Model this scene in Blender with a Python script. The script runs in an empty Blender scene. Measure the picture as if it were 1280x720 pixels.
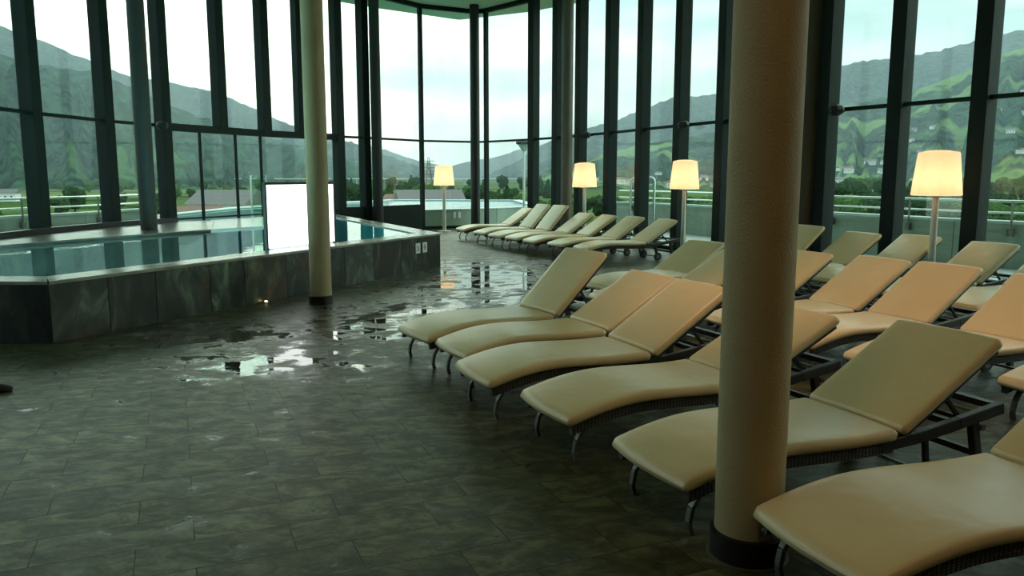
import bpy, bmesh, math, random
from mathutils import Vector, Matrix, noise as mnoise
random.seed(7)
PI = math.pi
COL = bpy.context.scene.collection
EYE = 1.64
PITCH = 0.1394
FPX = 987.5

# ------------------------------------------------------------------ measuring helper (bearing of a photo point)
def bearing(u, v):
    c, s = math.cos(PITCH), math.sin(PITCH)
    dv = (360 - v) / FPX
    dy = c + dv * s
    return ((u - 640) / FPX) / dy, (-s + dv * c) / dy      # x per metre of y, height per metre of y

# ------------------------------------------------------------------ mesh builder
class MB:
    def __init__(self): self.bm = bmesh.new()
    def faces(self, pts, fs):
        vs = [self.bm.verts.new(p) for p in pts]
        for f in fs:
            try: self.bm.faces.new([vs[i] for i in f])
            except ValueError: pass
        return self
    def box(self, c, size, rz=0, rx=0, ry=0):
        m = Matrix.Translation(c) @ Matrix.Rotation(rz, 4, 'Z') @ Matrix.Rotation(ry, 4, 'Y') @ Matrix.Rotation(rx, 4, 'X')
        x, y, z = [s / 2 for s in size]
        pts = [m @ Vector(p) for p in [(-x,-y,-z),(x,-y,-z),(x,y,-z),(-x,y,-z),(-x,-y,z),(x,-y,z),(x,y,z),(-x,y,z)]]
        return self.faces(pts, [(3,2,1,0),(4,5,6,7),(0,1,5,4),(1,2,6,5),(2,3,7,6),(3,0,4,7)])
    def bar(self, p0, p1, w, h):                            # box beam between two points, w sideways, h upright
        p0, p1 = Vector(p0), Vector(p1); d = (p1 - p0).normalized()
        up = Vector((0,0,1)) if abs(d.z) < .95 else Vector((1,0,0))
        s = d.cross(up).normalized() * (w / 2); t = s.cross(d).normalized() * (h / 2)
        pts = [p + a * s + b * t for p in (p0, p1) for a, b in ((-1,-1),(1,-1),(1,1),(-1,1))]
        return self.faces(pts, [(0,1,2,3),(7,6,5,4),(0,4,5,1),(1,5,6,2),(2,6,7,3),(3,7,4,0)])
    def tube(self, path, r, n=10, cap=True):
        path = [Vector(p) for p in path]; rings = []
        rs = r if isinstance(r, (list, tuple)) else [r] * len(path)
        ref = None
        for i, p in enumerate(path):
            d = (path[min(i+1, len(path)-1)] - path[max(i-1, 0)]).normalized()
            if ref is None: ref = Vector((0,0,1)) if abs(d.z) < .9 else Vector((1,0,0))
            a = d.cross(ref).normalized(); b = a.cross(d).normalized(); ref = b
            rings.append([self.bm.verts.new(p + (a * math.cos(2*PI*k/n) + b * math.sin(2*PI*k/n)) * rs[i]) for k in range(n)])
        for A, B in zip(rings, rings[1:]):
            for k in range(n): self.bm.faces.new((A[k], A[(k+1)%n], B[(k+1)%n], B[k]))
        if cap: self.bm.faces.new(rings[0][::-1]); self.bm.faces.new(rings[-1])
        return self
    def lathe(self, prof, c=(0,0,0), n=32, cap=True):
        c = Vector(c); rings = []
        for r, z in prof:
            rings.append([self.bm.verts.new(c + Vector((r*math.cos(2*PI*k/n), r*math.sin(2*PI*k/n), z))) for k in range(n)])
        for A, B in zip(rings, rings[1:]):
            for k in range(n): self.bm.faces.new((A[k], A[(k+1)%n], B[(k+1)%n], B[k]))
        if cap: self.bm.faces.new(rings[0][::-1]); self.bm.faces.new(rings[-1])
        return self
    def prism(self, poly, z0, z1):
        n = len(poly)
        pts = [(x, y, z0) for x, y in poly] + [(x, y, z1) for x, y in poly]
        return self.faces(pts, [tuple(range(n))[::-1], tuple(range(n, 2*n))] + [(i, (i+1)%n, n+(i+1)%n, n+i) for i in range(n)])
    def build(self, name, mat, parent=None, loc=None, smooth=False, bevel=0, ang=40, segs=2):
        bmesh.ops.recalc_face_normals(self.bm, faces=self.bm.faces)
        me = bpy.data.meshes.new(name); self.bm.to_mesh(me); self.bm.free()
        o = bpy.data.objects.new(name, me); COL.objects.link(o)
        if mat: me.materials.append(mat)
        if loc: o.location = loc
        if parent: o.parent = parent
        if smooth:
            for p in me.polygons: p.use_smooth = True
            me.set_sharp_from_angle(angle=math.radians(ang))
        if bevel:
            m = o.modifiers.new('bevel', 'BEVEL'); m.width = bevel; m.segments = segs; m.limit_method = 'ANGLE'; m.angle_limit = .6
        return o

def tag(o, label=None, cat=None, group=None, kind=None):
    if label: o['label'] = label
    if cat: o['category'] = cat
    if group: o['group'] = group
    if kind: o['kind'] = kind
    return o
def empty(name, loc=(0,0,0), rz=0):
    o = bpy.data.objects.new(name, None); COL.objects.link(o)
    o.location = loc; o.rotation_euler = (0,0,rz); o.empty_display_size = .1
    return o
CH = {}
def reg(o):
    if o.parent: CH.setdefault(o.parent.name, []).append(o)
def children(o): return [c for c in bpy.data.objects if c.parent == o]
def copy_tree(o, kids, parent=None):
    c = o.copy(); COL.objects.link(c); c.parent = parent
    for ch in kids.get(o.name, []): copy_tree(ch, kids, c)
    return c
def kid_map():
    m = {}
    for o in bpy.data.objects:
        if o.parent: m.setdefault(o.parent.name, []).append(o)
    return m

# ------------------------------------------------------------------ materials
def mat(name):
    m = bpy.data.materials.new(name); m.use_nodes = True
    nt = m.node_tree; b = nt.nodes['Principled BSDF'] if 'Principled BSDF' in nt.nodes else None
    return m, nt, b
def node(nt, t, **kw):
    n = nt.nodes.new(t)
    for k, v in kw.items():
        if k.startswith('i_'): n.inputs[k[2:].replace('_', ' ')].default_value = v
        else: setattr(n, k, v)
    return n
def ramp(nt, stops):
    r = nt.nodes.new('ShaderNodeValToRGB'); e = r.color_ramp.elements
    while len(e) < len(stops): e.new(.5)
    for x, (p, c) in zip(e, stops): x.position = p; x.color = (*c, 1)
    return r
def simple(name, col, rough=.5, metal=0, vary=.12, scale=6, bump=0, bscale=40, spec=None):
    m, nt, b = mat(name); L = nt.links.new
    tc = node(nt, 'ShaderNodeTexCoord'); n = node(nt, 'ShaderNodeTexNoise'); n.inputs['Scale'].default_value = scale; n.inputs['Detail'].default_value = 4
    L(tc.outputs['Object'], n.inputs['Vector'])
    lo = tuple(c * (1 - vary) for c in col); hi = tuple(min(1, c * (1 + vary)) for c in col)
    r = ramp(nt, [(.3, lo), (.7, hi)]); L(n.outputs['Fac'], r.inputs[0]); L(r.outputs[0], b.inputs['Base Color'])
    b.inputs['Roughness'].default_value = rough; b.inputs['Metallic'].default_value = metal
    if spec is not None: b.inputs['Specular IOR Level'].default_value = spec
    if bump:
        n2 = node(nt, 'ShaderNodeTexNoise'); n2.inputs['Scale'].default_value = bscale; n2.inputs['Detail'].default_value = 3
        L(tc.outputs['Object'], n2.inputs['Vector'])
        bp = node(nt, 'ShaderNodeBump'); bp.inputs['Strength'].default_value = bump; bp.inputs['Distance'].default_value = .01
        L(n2.outputs['Fac'], bp.inputs['Height']); L(bp.outputs[0], b.inputs['Normal'])
    return m

M = {}
M['frame'] = simple('dark_green_metal', (.008,.016,.012), .6, 0, .1, 3, spec=.2)
M['column_cream'] = simple('cream_plaster_paint', (.44,.345,.185), .65, 0, .05, 4, .35, 90)
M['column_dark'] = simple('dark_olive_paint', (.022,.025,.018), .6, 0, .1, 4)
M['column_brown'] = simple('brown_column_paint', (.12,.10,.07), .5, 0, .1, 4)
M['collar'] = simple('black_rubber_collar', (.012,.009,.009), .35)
M['steel'] = simple('brushed_steel', (.62,.66,.62), .28, 1, .05)
M['leg_metal'] = simple('grey_leg_metal', (.16,.15,.13), .4, .6, .05)
M['white_paint'] = simple('white_lamp_paint', (.78,.74,.62), .45, 0, .04)
M['black'] = simple('matte_black', (.012,.013,.012), .5)
M['rail_brown'] = simple('dark_brown_frame', (.030,.024,.018), .45, 0, .2, 20)
M['ceiling'] = simple('green_grey_soffit', (.62,.62,.42), .8, 0, .04)
M['wall_int'] = simple('warm_plaster_wall', (.30,.24,.16), .9)
M['parapet'] = simple('grey_green_render', (.33,.39,.32), .85, 0, .08, 2)
M['cap'] = simple('pale_stone_capping', (.50,.58,.52), .6, 0, .05, 3)
M['terrace'] = simple('pale_terrace_concrete', (.48,.52,.47), .7, 0, .1, 1)
M['white_stone'] = simple('white_wet_stone', (.85,.88,.86), .18, 0, .03, 3)
M['dark_stone'] = simple('dark_ledge_stone', (.10,.10,.08), .3, 0, .5, 2.5, .3, 25, spec=.4)
M['basin_out'] = simple('pale_outdoor_basin', (.30,.50,.52), .5)
M['basin'] = simple('teal_basin_tile', (.12,.66,.72), .4, 0, .08, 4)
M['sign_white'] = simple('white_sign_plate', (.8,.78,.75), .4, 0, .02)
M['sign_mark'] = simple('red_grey_pictogram', (.25,.12,.12), .5)

def cushion_mat():
    m, nt, b = mat('beige_leatherette'); L = nt.links.new
    tc = node(nt, 'ShaderNodeTexCoord'); n = node(nt, 'ShaderNodeTexNoise'); n.inputs['Scale'].default_value = 2.2; n.inputs['Detail'].default_value = 3
    oi = node(nt, 'ShaderNodeObjectInfo'); ad = node(nt, 'ShaderNodeVectorMath', operation='ADD')
    L(tc.outputs['Object'], ad.inputs[0]); L(oi.outputs['Random'], ad.inputs[1]); L(ad.outputs[0], n.inputs['Vector'])
    r = ramp(nt, [(.3, (.79,.585,.31)), (.7, (.84,.64,.36))]); L(n.outputs['Fac'], r.inputs[0]); L(r.outputs[0], b.inputs['Base Color'])
    b.inputs['Roughness'].default_value = .33; b.inputs['Specular IOR Level'].default_value = .65
    n2 = node(nt, 'ShaderNodeTexNoise'); n2.inputs['Scale'].default_value = 5; n2.inputs['Detail'].default_value = 2
    L(ad.outputs[0], n2.inputs['Vector'])
    n3 = node(nt, 'ShaderNodeTexNoise'); n3.inputs['Scale'].default_value = 260; L(ad.outputs[0], n3.inputs['Vector'])
    b1 = node(nt, 'ShaderNodeBump'); b1.inputs['Strength'].default_value = .35; b1.inputs['Distance'].default_value = .02
    b2 = node(nt, 'ShaderNodeBump'); b2.inputs['Strength'].default_value = .12; b2.inputs['Distance'].default_value = .002
    L(n2.outputs['Fac'], b1.inputs['Height']); L(n3.outputs['Fac'], b2.inputs['Height']); L(b1.outputs[0], b2.inputs['Normal']); L(b2.outputs[0], b.inputs['Normal'])
    return m
M['cushion'] = cushion_mat()

def wicker_mat():
    m, nt, b = mat('dark_woven_wicker'); L = nt.links.new
    tc = node(nt, 'ShaderNodeTexCoord')
    w1 = node(nt, 'ShaderNodeTexWave', wave_type='BANDS', bands_direction='X'); w1.inputs['Scale'].default_value = 14; w1.inputs['Distortion'].default_value = .5
    w2 = node(nt, 'ShaderNodeTexWave', wave_type='BANDS', bands_direction='Z'); w2.inputs['Scale'].default_value = 30
    L(tc.outputs['Object'], w1.inputs['Vector']); L(tc.outputs['Object'], w2.inputs['Vector'])
    mu = node(nt, 'ShaderNodeMath', operation='MULTIPLY'); L(w1.outputs['Fac'], mu.inputs[0]); L(w2.outputs['Fac'], mu.inputs[1])
    r = ramp(nt, [(.0, (.014,.011,.008)), (.8, (.085,.062,.036))]); L(mu.outputs[0], r.inputs[0]); L(r.outputs[0], b.inputs['Base Color'])
    bp = node(nt, 'ShaderNodeBump'); bp.inputs['Strength'].default_value = .8; bp.inputs['Distance'].default_value = .006
    L(mu.outputs[0], bp.inputs['Height']); L(bp.outputs[0], b.inputs['Normal']); b.inputs['Roughness'].default_value = .5
    return m
M['wicker'] = wicker_mat()

TILE_ROT = math.radians(23)
def floor_mat():
    m, nt, b = mat('wet_slate_floor_tiles'); L = nt.links.new
    tc = node(nt, 'ShaderNodeTexCoord'); mp = node(nt, 'ShaderNodeMapping'); mp.inputs['Rotation'].default_value = (0,0,-TILE_ROT)
    L(tc.outputs['Object'], mp.inputs['Vector'])
    br = node(nt, 'ShaderNodeTexBrick', offset=.37, offset_frequency=2, squash=1)
    br.inputs['Scale'].default_value = 1; br.inputs['Mortar Size'].default_value = .0026; br.inputs['Mortar Smooth'].default_value = .2
    br.inputs['Brick Width'].default_value = .66; br.inputs['Row Height'].default_value = .285; br.inputs['Bias'].default_value = 0
    br.inputs['Color1'].default_value = (.25,.25,.25,1); br.inputs['Color2'].default_value = (.8,.8,.8,1); br.inputs['Mortar'].default_value = (0,0,0,1)
    L(mp.outputs[0], br.inputs['Vector'])
    # cleft slate pattern
    ms = node(nt, 'ShaderNodeMapping'); ms.inputs['Rotation'].default_value = (0,0,-TILE_ROT-.35); ms.inputs['Scale'].default_value = (1.5, 2.6, 1)
    L(tc.outputs['Object'], ms.inputs['Vector'])
    of = node(nt, 'ShaderNodeVectorMath', operation='ADD'); sc = node(nt, 'ShaderNodeVectorMath', operation='SCALE'); sc.inputs['Scale'].default_value = 7
    L(br.outputs['Color'], sc.inputs[0]); L(ms.outputs[0], of.inputs[0]); L(sc.outputs[0], of.inputs[1])
    n = node(nt, 'ShaderNodeTexNoise'); n.inputs['Scale'].default_value = 3.2; n.inputs['Detail'].default_value = 14; n.inputs['Roughness'].default_value = .74; n.inputs['Distortion'].default_value = .5
    L(of.outputs[0], n.inputs['Vector'])
    r = ramp(nt, [(.30, (.009,.008,.003)), (.47, (.040,.038,.016)), (.64, (.135,.128,.058))]); L(n.outputs['Fac'], r.inputs[0])
    tv = node(nt, 'ShaderNodeMix', data_type='RGBA', blend_type='MULTIPLY'); tv.inputs[0].default_value = .7
    L(r.outputs[0], tv.inputs[6])
    tvr = ramp(nt, [(0, (.4,.4,.4)), (1, (1.5,1.5,1.45))]); L(br.outputs['Color'], tvr.inputs[0]); L(tvr.outputs[0], tv.inputs[7])
    # wet areas: water film outlines with a shape of their own
    def near(px, py, rad, sx=1.0):
        mpp = node(nt, 'ShaderNodeVectorMath', operation='SUBTRACT'); mpp.inputs[1].default_value = (px, py, 0); L(tc.outputs['Object'], mpp.inputs[0])
        ml = node(nt, 'ShaderNodeVectorMath', operation='MULTIPLY'); ml.inputs[1].default_value = (1/sx, 1, 0); L(mpp.outputs[0], ml.inputs[0])
        le = node(nt, 'ShaderNodeVectorMath', operation='LENGTH'); L(ml.outputs[0], le.inputs[0])
        mr = node(nt, 'ShaderNodeMapRange'); mr.inputs[1].default_value = rad; mr.inputs[2].default_value = 0; mr.inputs[3].default_value = 0; mr.inputs[4].default_value = 1
        L(le.outputs['Value'], mr.inputs[0]); return mr.outputs[0]
    ws = [near(*a) for a in WET]
    cur = ws[0]
    for w in ws[1:]:
        mx = node(nt, 'ShaderNodeMath', operation='MAXIMUM'); L(cur, mx.inputs[0]); L(w, mx.inputs[1]); cur = mx.outputs[0]
    pn = node(nt, 'ShaderNodeTexNoise'); pn.inputs['Scale'].default_value = 3.6; pn.inputs['Detail'].default_value = 7; pn.inputs['Roughness'].default_value = .6; pn.inputs['Distortion'].default_value = .4
    L(tc.outputs['Object'], pn.inputs['Vector'])
    s1 = node(nt, 'ShaderNodeMath', operation='MULTIPLY_ADD'); s1.inputs[1].default_value = .28; L(cur, s1.inputs[0]); L(pn.outputs['Fac'], s1.inputs[2])
    pm = node(nt, 'ShaderNodeMapRange', interpolation_type='SMOOTHSTEP'); pm.inputs[1].default_value = .70; pm.inputs[2].default_value = .715
    L(s1.outputs[0], pm.inputs[0]); puddle = pm.outputs[0]
    damp = node(nt, 'ShaderNodeMapRange', interpolation_type='SMOOTHSTEP'); damp.inputs[1].default_value = .55; damp.inputs[2].default_value = .72
    L(s1.outputs[0], damp.inputs[0])
    dk = node(nt, 'ShaderNodeMix', data_type='RGBA', blend_type='MULTIPLY'); L(damp.outputs[0], dk.inputs[0]); L(tv.outputs[2], dk.inputs[6]); dk.inputs[7].default_value = (.5,.5,.5,1)
    mo = node(nt, 'ShaderNodeMix', data_type='RGBA'); L(br.outputs['Fac'], mo.inputs[0]); L(dk.outputs[2], mo.inputs[6]); mo.inputs[7].default_value = (.010,.010,.007,1)
    L(mo.outputs[2], b.inputs['Base Color'])
    rr = node(nt, 'ShaderNodeMapRange'); rr.inputs[1].default_value = .2; rr.inputs[2].default_value = .8; rr.inputs[3].default_value = .56; rr.inputs[4].default_value = .36
    L(n.outputs['Fac'], rr.inputs[0])
    rd = node(nt, 'ShaderNodeMix', data_type='FLOAT'); L(damp.outputs[0], rd.inputs[0]); L(rr.outputs[0], rd.inputs[2]); rd.inputs[3].default_value = .22
    rp = node(nt, 'ShaderNodeMix', data_type='FLOAT'); L(puddle, rp.inputs[0]); L(rd.outputs[0], rp.inputs[2]); rp.inputs[3].default_value = .015
    sp = node(nt, 'ShaderNodeMath', operation='MULTIPLY_ADD'); sp.inputs[1].default_value = -.25; sp.inputs[2].default_value = .36; L(br.outputs['Fac'], sp.inputs[0]); L(sp.outputs[0], b.inputs['Specular IOR Level'])
    b.inputs['Specular Tint'].default_value = (.95,.93,.72,1)
    L(rp.outputs[0], b.inputs['Roughness'])
    inv = node(nt, 'ShaderNodeMath', operation='SUBTRACT'); inv.inputs[0].default_value = 1; L(puddle, inv.inputs[1])
    bp = node(nt, 'ShaderNodeBump'); bp.inputs['Distance'].default_value = .012
    st = node(nt, 'ShaderNodeMath', operation='MULTIPLY'); st.inputs[1].default_value = .32; L(inv.outputs[0], st.inputs[0]); L(st.outputs[0], bp.inputs['Strength'])
    L(n.outputs['Fac'], bp.inputs['Height'])
    b2 = node(nt, 'ShaderNodeBump', invert=True); b2.inputs['Strength'].default_value = .6; b2.inputs['Distance'].default_value = .004
    L(br.outputs['Fac'], b2.inputs['Height']); L(bp.outputs[0], b2.inputs['Normal'])
    rip = node(nt, 'ShaderNodeTexNoise'); rip.inputs['Scale'].default_value = 9; L(tc.outputs['Object'], rip.inputs['Vector'])
    b3 = node(nt, 'ShaderNodeBump'); b3.inputs['Strength'].default_value = .03; b3.inputs['Distance'].default_value = .02
    L(rip.outputs['Fac'], b3.inputs['Height']); L(b2.outputs[0], b3.inputs['Normal']); L(b3.outputs[0], b.inputs['Normal'])
    return m
WET = [(-1.55,9.0,1.9,.8), (-.35,12.9,4.6,.6), (-1.15,9.7,1.7,.8), (-3.0,8.1,1.2,1.3), (-2.2,6.9,.9,1.8), (.2,10.4,1.2,1), (2.3,11.8,2.4,.8), (3.2,9.8,1.4,1), (-3.3,8.3,1.0,1.2)]

def slate_wall_mat():
    m, nt, b = mat('green_slate_cladding'); L = nt.links.new
    tc = node(nt, 'ShaderNodeTexCoord'); gi = node(nt, 'ShaderNodeNewGeometry'); gs_ = node(nt, 'ShaderNodeMath', operation='MULTIPLY'); gs_.inputs[1].default_value = 37; L(gi.outputs['Random Per Island'], gs_.inputs[0])
    ga = node(nt, 'ShaderNodeVectorMath', operation='ADD'); L(tc.outputs['Object'], ga.inputs[0]); L(gs_.outputs[0], ga.inputs[1])
    mp = node(nt, 'ShaderNodeMapping'); mp.inputs['Scale'].default_value = (1.3,1.3,.75)
    L(ga.outputs[0], mp.inputs['Vector'])
    n = node(nt, 'ShaderNodeTexNoise'); n.inputs['Scale'].default_value = 1.9; n.inputs['Detail'].default_value = 10; n.inputs['Roughness'].default_value = .62; n.inputs['Distortion'].default_value = 1.4
    L(mp.outputs[0], n.inputs['Vector'])
    r = ramp(nt, [(.34, (.007,.010,.008)), (.48, (.028,.038,.030)), (.57, (.075,.092,.075)), (.68, (.24,.27,.22))]); L(n.outputs['Fac'], r.inputs[0])
    n2 = node(nt, 'ShaderNodeTexNoise'); n2.inputs['Scale'].default_value = .9; n2.inputs['Detail'].default_value = 4; L(ga.outputs[0], n2.inputs['Vector'])
    r2 = ramp(nt, [(.58, (0,0,0)), (.68, (1,1,1))]); L(n2.outputs['Fac'], r2.inputs[0])
    mx = node(nt, 'ShaderNodeMix', data_type='RGBA'); L(r2.outputs[0], mx.inputs[0]); L(r.outputs[0], mx.inputs[6]); 
    r3 = ramp(nt, [(.4, (.03,.018,.012)), (.65, (.19,.10,.045))]); L(n.outputs['Fac'], r3.inputs[0]); L(r3.outputs[0], mx.inputs[7])
    tn_ = ramp(nt, [(0, (.35,.38,.33)), (1, (.95,1,.85))]); L(gi.outputs['Random Per Island'], tn_.inputs[0])
    ml_ = node(nt, 'ShaderNodeMix', data_type='RGBA', blend_type='MULTIPLY'); ml_.inputs[0].default_value = 1; L(mx.outputs[2], ml_.inputs[6]); L(tn_.outputs[0], ml_.inputs[7])
    L(ml_.outputs[2], b.inputs['Base Color']); b.inputs['Roughness'].default_value = .3
    bp = node(nt, 'ShaderNodeBump'); bp.inputs['Strength'].default_value = .4; bp.inputs['Distance'].default_value = .02; L(n.outputs['Fac'], bp.inputs['Height']); L(bp.outputs[0], b.inputs['Normal'])
    return m
M['slate'] = slate_wall_mat()
M['coping'] = simple('grey_stone_coping', (.34,.34,.28), .2, 0, .35, 3, .15, 30)

def schlick(nt, f0, top, normal=None):
    # reflectance of a thin sheet seen from either side
    lw = node(nt, 'ShaderNodeLayerWeight'); lw.inputs['Blend'].default_value = .5
    if normal: nt.links.new(normal, lw.inputs['Normal'])
    pw = node(nt, 'ShaderNodeMath', operation='POWER'); pw.inputs[1].default_value = 5; nt.links.new(lw.outputs['Facing'], pw.inputs[0])
    ma = node(nt, 'ShaderNodeMath', operation='MULTIPLY_ADD'); ma.inputs[1].default_value = top - f0; ma.inputs[2].default_value = f0; nt.links.new(pw.outputs[0], ma.inputs[0])
    return ma.outputs[0]
def glass_mat(name, tint, ior=1.4):
    m, nt, b = mat(name); nt.nodes.remove(b); L = nt.links.new
    out = [n for n in nt.nodes if n.type == 'OUTPUT_MATERIAL'][0]
    t = node(nt, 'ShaderNodeBsdfTransparent'); t.inputs[0].default_value = (*tint, 1)
    g = node(nt, 'ShaderNodeBsdfGlossy'); g.inputs['Roughness'].default_value = 0; g.inputs[0].default_value = (.9,1,.96,1)
    mx = node(nt, 'ShaderNodeMixShader'); L(schlick(nt, ior, .75), mx.inputs[0]); L(t.outputs[0], mx.inputs[1]); L(g.outputs[0], mx.inputs[2]); L(mx.outputs[0], out.inputs[0])
    return m
M['glass'] = glass_mat('green_tinted_window_glass', (.925,.972,.95), .02)
M['glass_screen'] = glass_mat('pale_green_screen_glass', (.80,.93,.86), .04)

def water_mat(name='pool_water', tint=(.62,.95,.95)):
    m, nt, b = mat(name); nt.nodes.remove(b); L = nt.links.new
    out = [n for n in nt.nodes if n.type == 'OUTPUT_MATERIAL'][0]
    tc = node(nt, 'ShaderNodeTexCoord'); n = node(nt, 'ShaderNodeTexNoise'); n.inputs['Scale'].default_value = 2.5; n.inputs['Detail'].default_value = 2; L(tc.outputs['Object'], n.inputs['Vector'])
    bp = node(nt, 'ShaderNodeBump'); bp.inputs['Strength'].default_value = .03; bp.inputs['Distance'].default_value = .03; L(n.outputs['Fac'], bp.inputs['Height'])
    t = node(nt, 'ShaderNodeBsdfTransparent'); t.inputs[0].default_value = (*tint, 1)
    g = node(nt, 'ShaderNodeBsdfGlossy'); g.inputs['Roughness'].default_value = .01; g.inputs[0].default_value = (.95,1,1,1); L(bp.outputs[0], g.inputs['Normal'])
    mx = node(nt, 'ShaderNodeMixShader'); L(schlick(nt, .03, .9, bp.outputs[0]), mx.inputs[0]); L(t.outputs[0], mx.inputs[1]); L(g.outputs[0], mx.inputs[2]); L(mx.outputs[0], out.inputs[0])
    return m
M['water'] = water_mat()

def emit_mat(name, col, s):
    m, nt, b = mat(name)
    b.inputs['Base Color'].default_value = (*col, 1); b.inputs['Emission Color'].default_value = (*col, 1); b.inputs['Emission Strength'].default_value = s
    b.inputs['Roughness'].default_value = .5
    return m
M['screen'] = emit_mat('white_panel_added_glow', (.97,1,.99), 1.5)  # no lamp inside: overexposed white of the pool panel put in as emission
M['led'] = emit_mat('warm_led', (1,.7,.35), 6)

def shade_mat():
    m, nt, b = mat('translucent_lamp_shade'); nt.nodes.remove(b); L = nt.links.new
    out = [n for n in nt.nodes if n.type == 'OUTPUT_MATERIAL'][0]
    t = node(nt, 'ShaderNodeBsdfTranslucent'); t.inputs[0].default_value = (.92,.84,.68,1)
    d = node(nt, 'ShaderNodeBsdfDiffuse'); d.inputs[0].default_value = (.85,.80,.68,1)
    mx = node(nt, 'ShaderNodeMixShader'); mx.inputs[0].default_value = .3; L(t.outputs[0], mx.inputs[1]); L(d.outputs[0], mx.inputs[2])
    e = node(nt, 'ShaderNodeEmission'); e.inputs[0].default_value = (1,.72,.42,1); e.inputs[1].default_value = .16
    a = node(nt, 'ShaderNodeAddShader'); L(mx.outputs[0], a.inputs[0]); L(e.outputs[0], a.inputs[1])
    L(a.outputs[0], out.inputs[0]); return m
M['shade'] = shade_mat()

# ------------------------------------------------------------------ façade line (plan points), all in metres
FS = .97
def P(x, y, s=FS): return (x * s, y * s)
ZT = 2.755                                            # transom height
ZR = 6.83                                             # underside of roof
POOLZ = .627
fac = [(-8.80,2.0),(-8.80,4.1),(-8.79,6.2),(-8.78,8.3),(-8.76,10.4),(-8.73,12.5),(-8.68,14.56),(-8.39,16.6),(-7.86,18.13),(-7.13,19.68),(-6.45,21.0),(-5.80,21.95),(-4.95,22.9),(-4.35,23.68),(-2.89,25.64),(-1.22,26.51),(-.84,26.33),(.66,24.67),(1.34,23.58),(1.92,22.45),(2.58,21.05),(3.18,19.55),(3.80,18.10),(4.41,16.74),(4.98,15.37),(5.52,14.10),(6.21,12.96),(6.89,11.81),(7.6,10.6),(8.3,9.3),(8.9,8.0),(9.4,6.6),(9.8,5.2),(10.1,3.8)]
fac = [P(*p) for p in fac]
kinds = ['full']*9 + ['upper']*3 + ['full','full','thin','none','thin'] + ['full']*17
kinds = kinds[:len(fac)]
def fdir(i):
    a = Vector(fac[max(i-1,0)]); b = Vector(fac[min(i+1,len(fac)-1)]); d = (b - a).normalized(); return d
def outward(i, dist):
    d = fdir(i); return (fac[i][0] - d.y * dist, fac[i][1] + d.x * dist)
LEDGE_TOP = .655
def base_z(i):
    if i <= 8: return LEDGE_TOP
    if i <= 12: return POOLZ
    if i < 14: return .02
    return .02

# mullions
tn = 0
for i, (p, k) in enumerate(zip(fac, kinds)):
    if k == 'none': continue
    tn += 1
    d = fdir(i); rz = math.atan2(d.y, d.x)
    mb = MB(); z0 = base_z(i) if k != 'upper' else ZT + .02
    if i in (9,10,11,12): z0 = (ZT + .02) if k == 'upper' else POOLZ - .02
    w, dep = (.10,.14) if k == 'thin' else ((.24,.27) if i not in (11,) else (.16,.24))
    mb.box((p[0], p[1], (z0 + ZR) / 2), (w, dep, ZR - z0), rz)
    o = mb.build('trim_%d' % tn, M['frame'], bevel=.008)
    tag(o, 'dark green metal mullion of the glass facade', 'mullion', 'facade mullions', 'structure')

# window bays
wn = 0
for i in range(len(fac) - 1):
    a, b = Vector(fac[i]), Vector(fac[i+1]); d = b - a; Ln = d.length; rz = math.atan2(d.y, d.x); c = (a + b) / 2
    if Ln < .5 and i != 15: continue
    wn += 1
    wr = empty('window_%d' % wn, (c.x, c.y, 0), rz)
    tag(wr, 'tall greenish glass bay of the curved facade', 'window', 'facade window bays', 'structure')
    def bx(nm, z0, z1, th, m, x0=-Ln/2, x1=Ln/2, y=0):
        return MB().box(((x0+x1)/2, y, (z0+z1)/2), (x1-x0, th, z1-z0)).build(nm, m, wr)
    zb = LEDGE_TOP if i < 8 else .02
    opening = 8 <= i <= 11
    if opening: zb = POOLZ + .06
    if 12 <= i <= 13: zb = .76
    bx('upper_pane', ZT + .03, ZR, .014, M['glass'])
    bx('lower_pane', zb + .04, ZT - .03, .014, M['glass'])
    if opening: bx('transom_beam', ZT - .10, ZT + .06, .20, M['frame'])
    else: bx('transom', ZT - .03, ZT + .03, .09, M['frame'])
    if opening: bx('sill', zb, zb + .04, .05, M['frame'])
    elif 12 <= i <= 13:
        bx('dark_base_panel', .0, .80, .12, M['frame'])
    else: bx('sill', zb, zb + .08, .14, M['frame'])
    bx('head', ZR - .12, ZR, .14, M['frame'])

# thin posts of the low pool opening
def on_facade(r):                                        # façade point at bearing r = x/y
    for i in range(8, 13):
        a, b = fac[i], fac[i+1]; r0, r1 = a[0]/a[1], b[0]/b[1]
        if r0 <= r <= r1:
            # intersection
            dx, dy = b[0]-a[0], b[1]-a[1]; t = (r*a[1]-a[0]) / (dx - r*dy); return a[0]+t*dx, a[1]+t*dy, math.atan2(dy, dx)
for u in (252.5, 296.5, 327.5):
    x, y, rz = on_facade(bearing(u, 230)[0])
    tn += 1
    o = MB().box((x, y, (POOLZ + ZT - .1)/2 + .02), (.045, .06, ZT - .1 - POOLZ), rz).build('trim_%d' % tn, M['frame'])
    tag(o, 'slim dark glazing bar in the low pool opening', 'mullion', 'slim bars of pool opening', 'structure')

# roof / ceiling slab with a pointed prow outside the glass
prow = (-1.82*FS, 28.17*FS)
roof_poly = [(-11.5,-4.3),(11.9,-4.3),(11.9,4.2),(8.2,12.6),(5.2,19.0),(2.3,24.4),(.6,26.0),prow,(-4.3,25.4),(-6.6,23.2),(-9.0,19.6),(-10.3,15.0),(-11.0,8.0)]
o = MB().prism(roof_poly, ZR, ZR + .45).build('ceiling', M['ceiling']); tag(o, 'pale green grey flat roof soffit with a pointed prow', 'ceiling', kind='structure')
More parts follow.
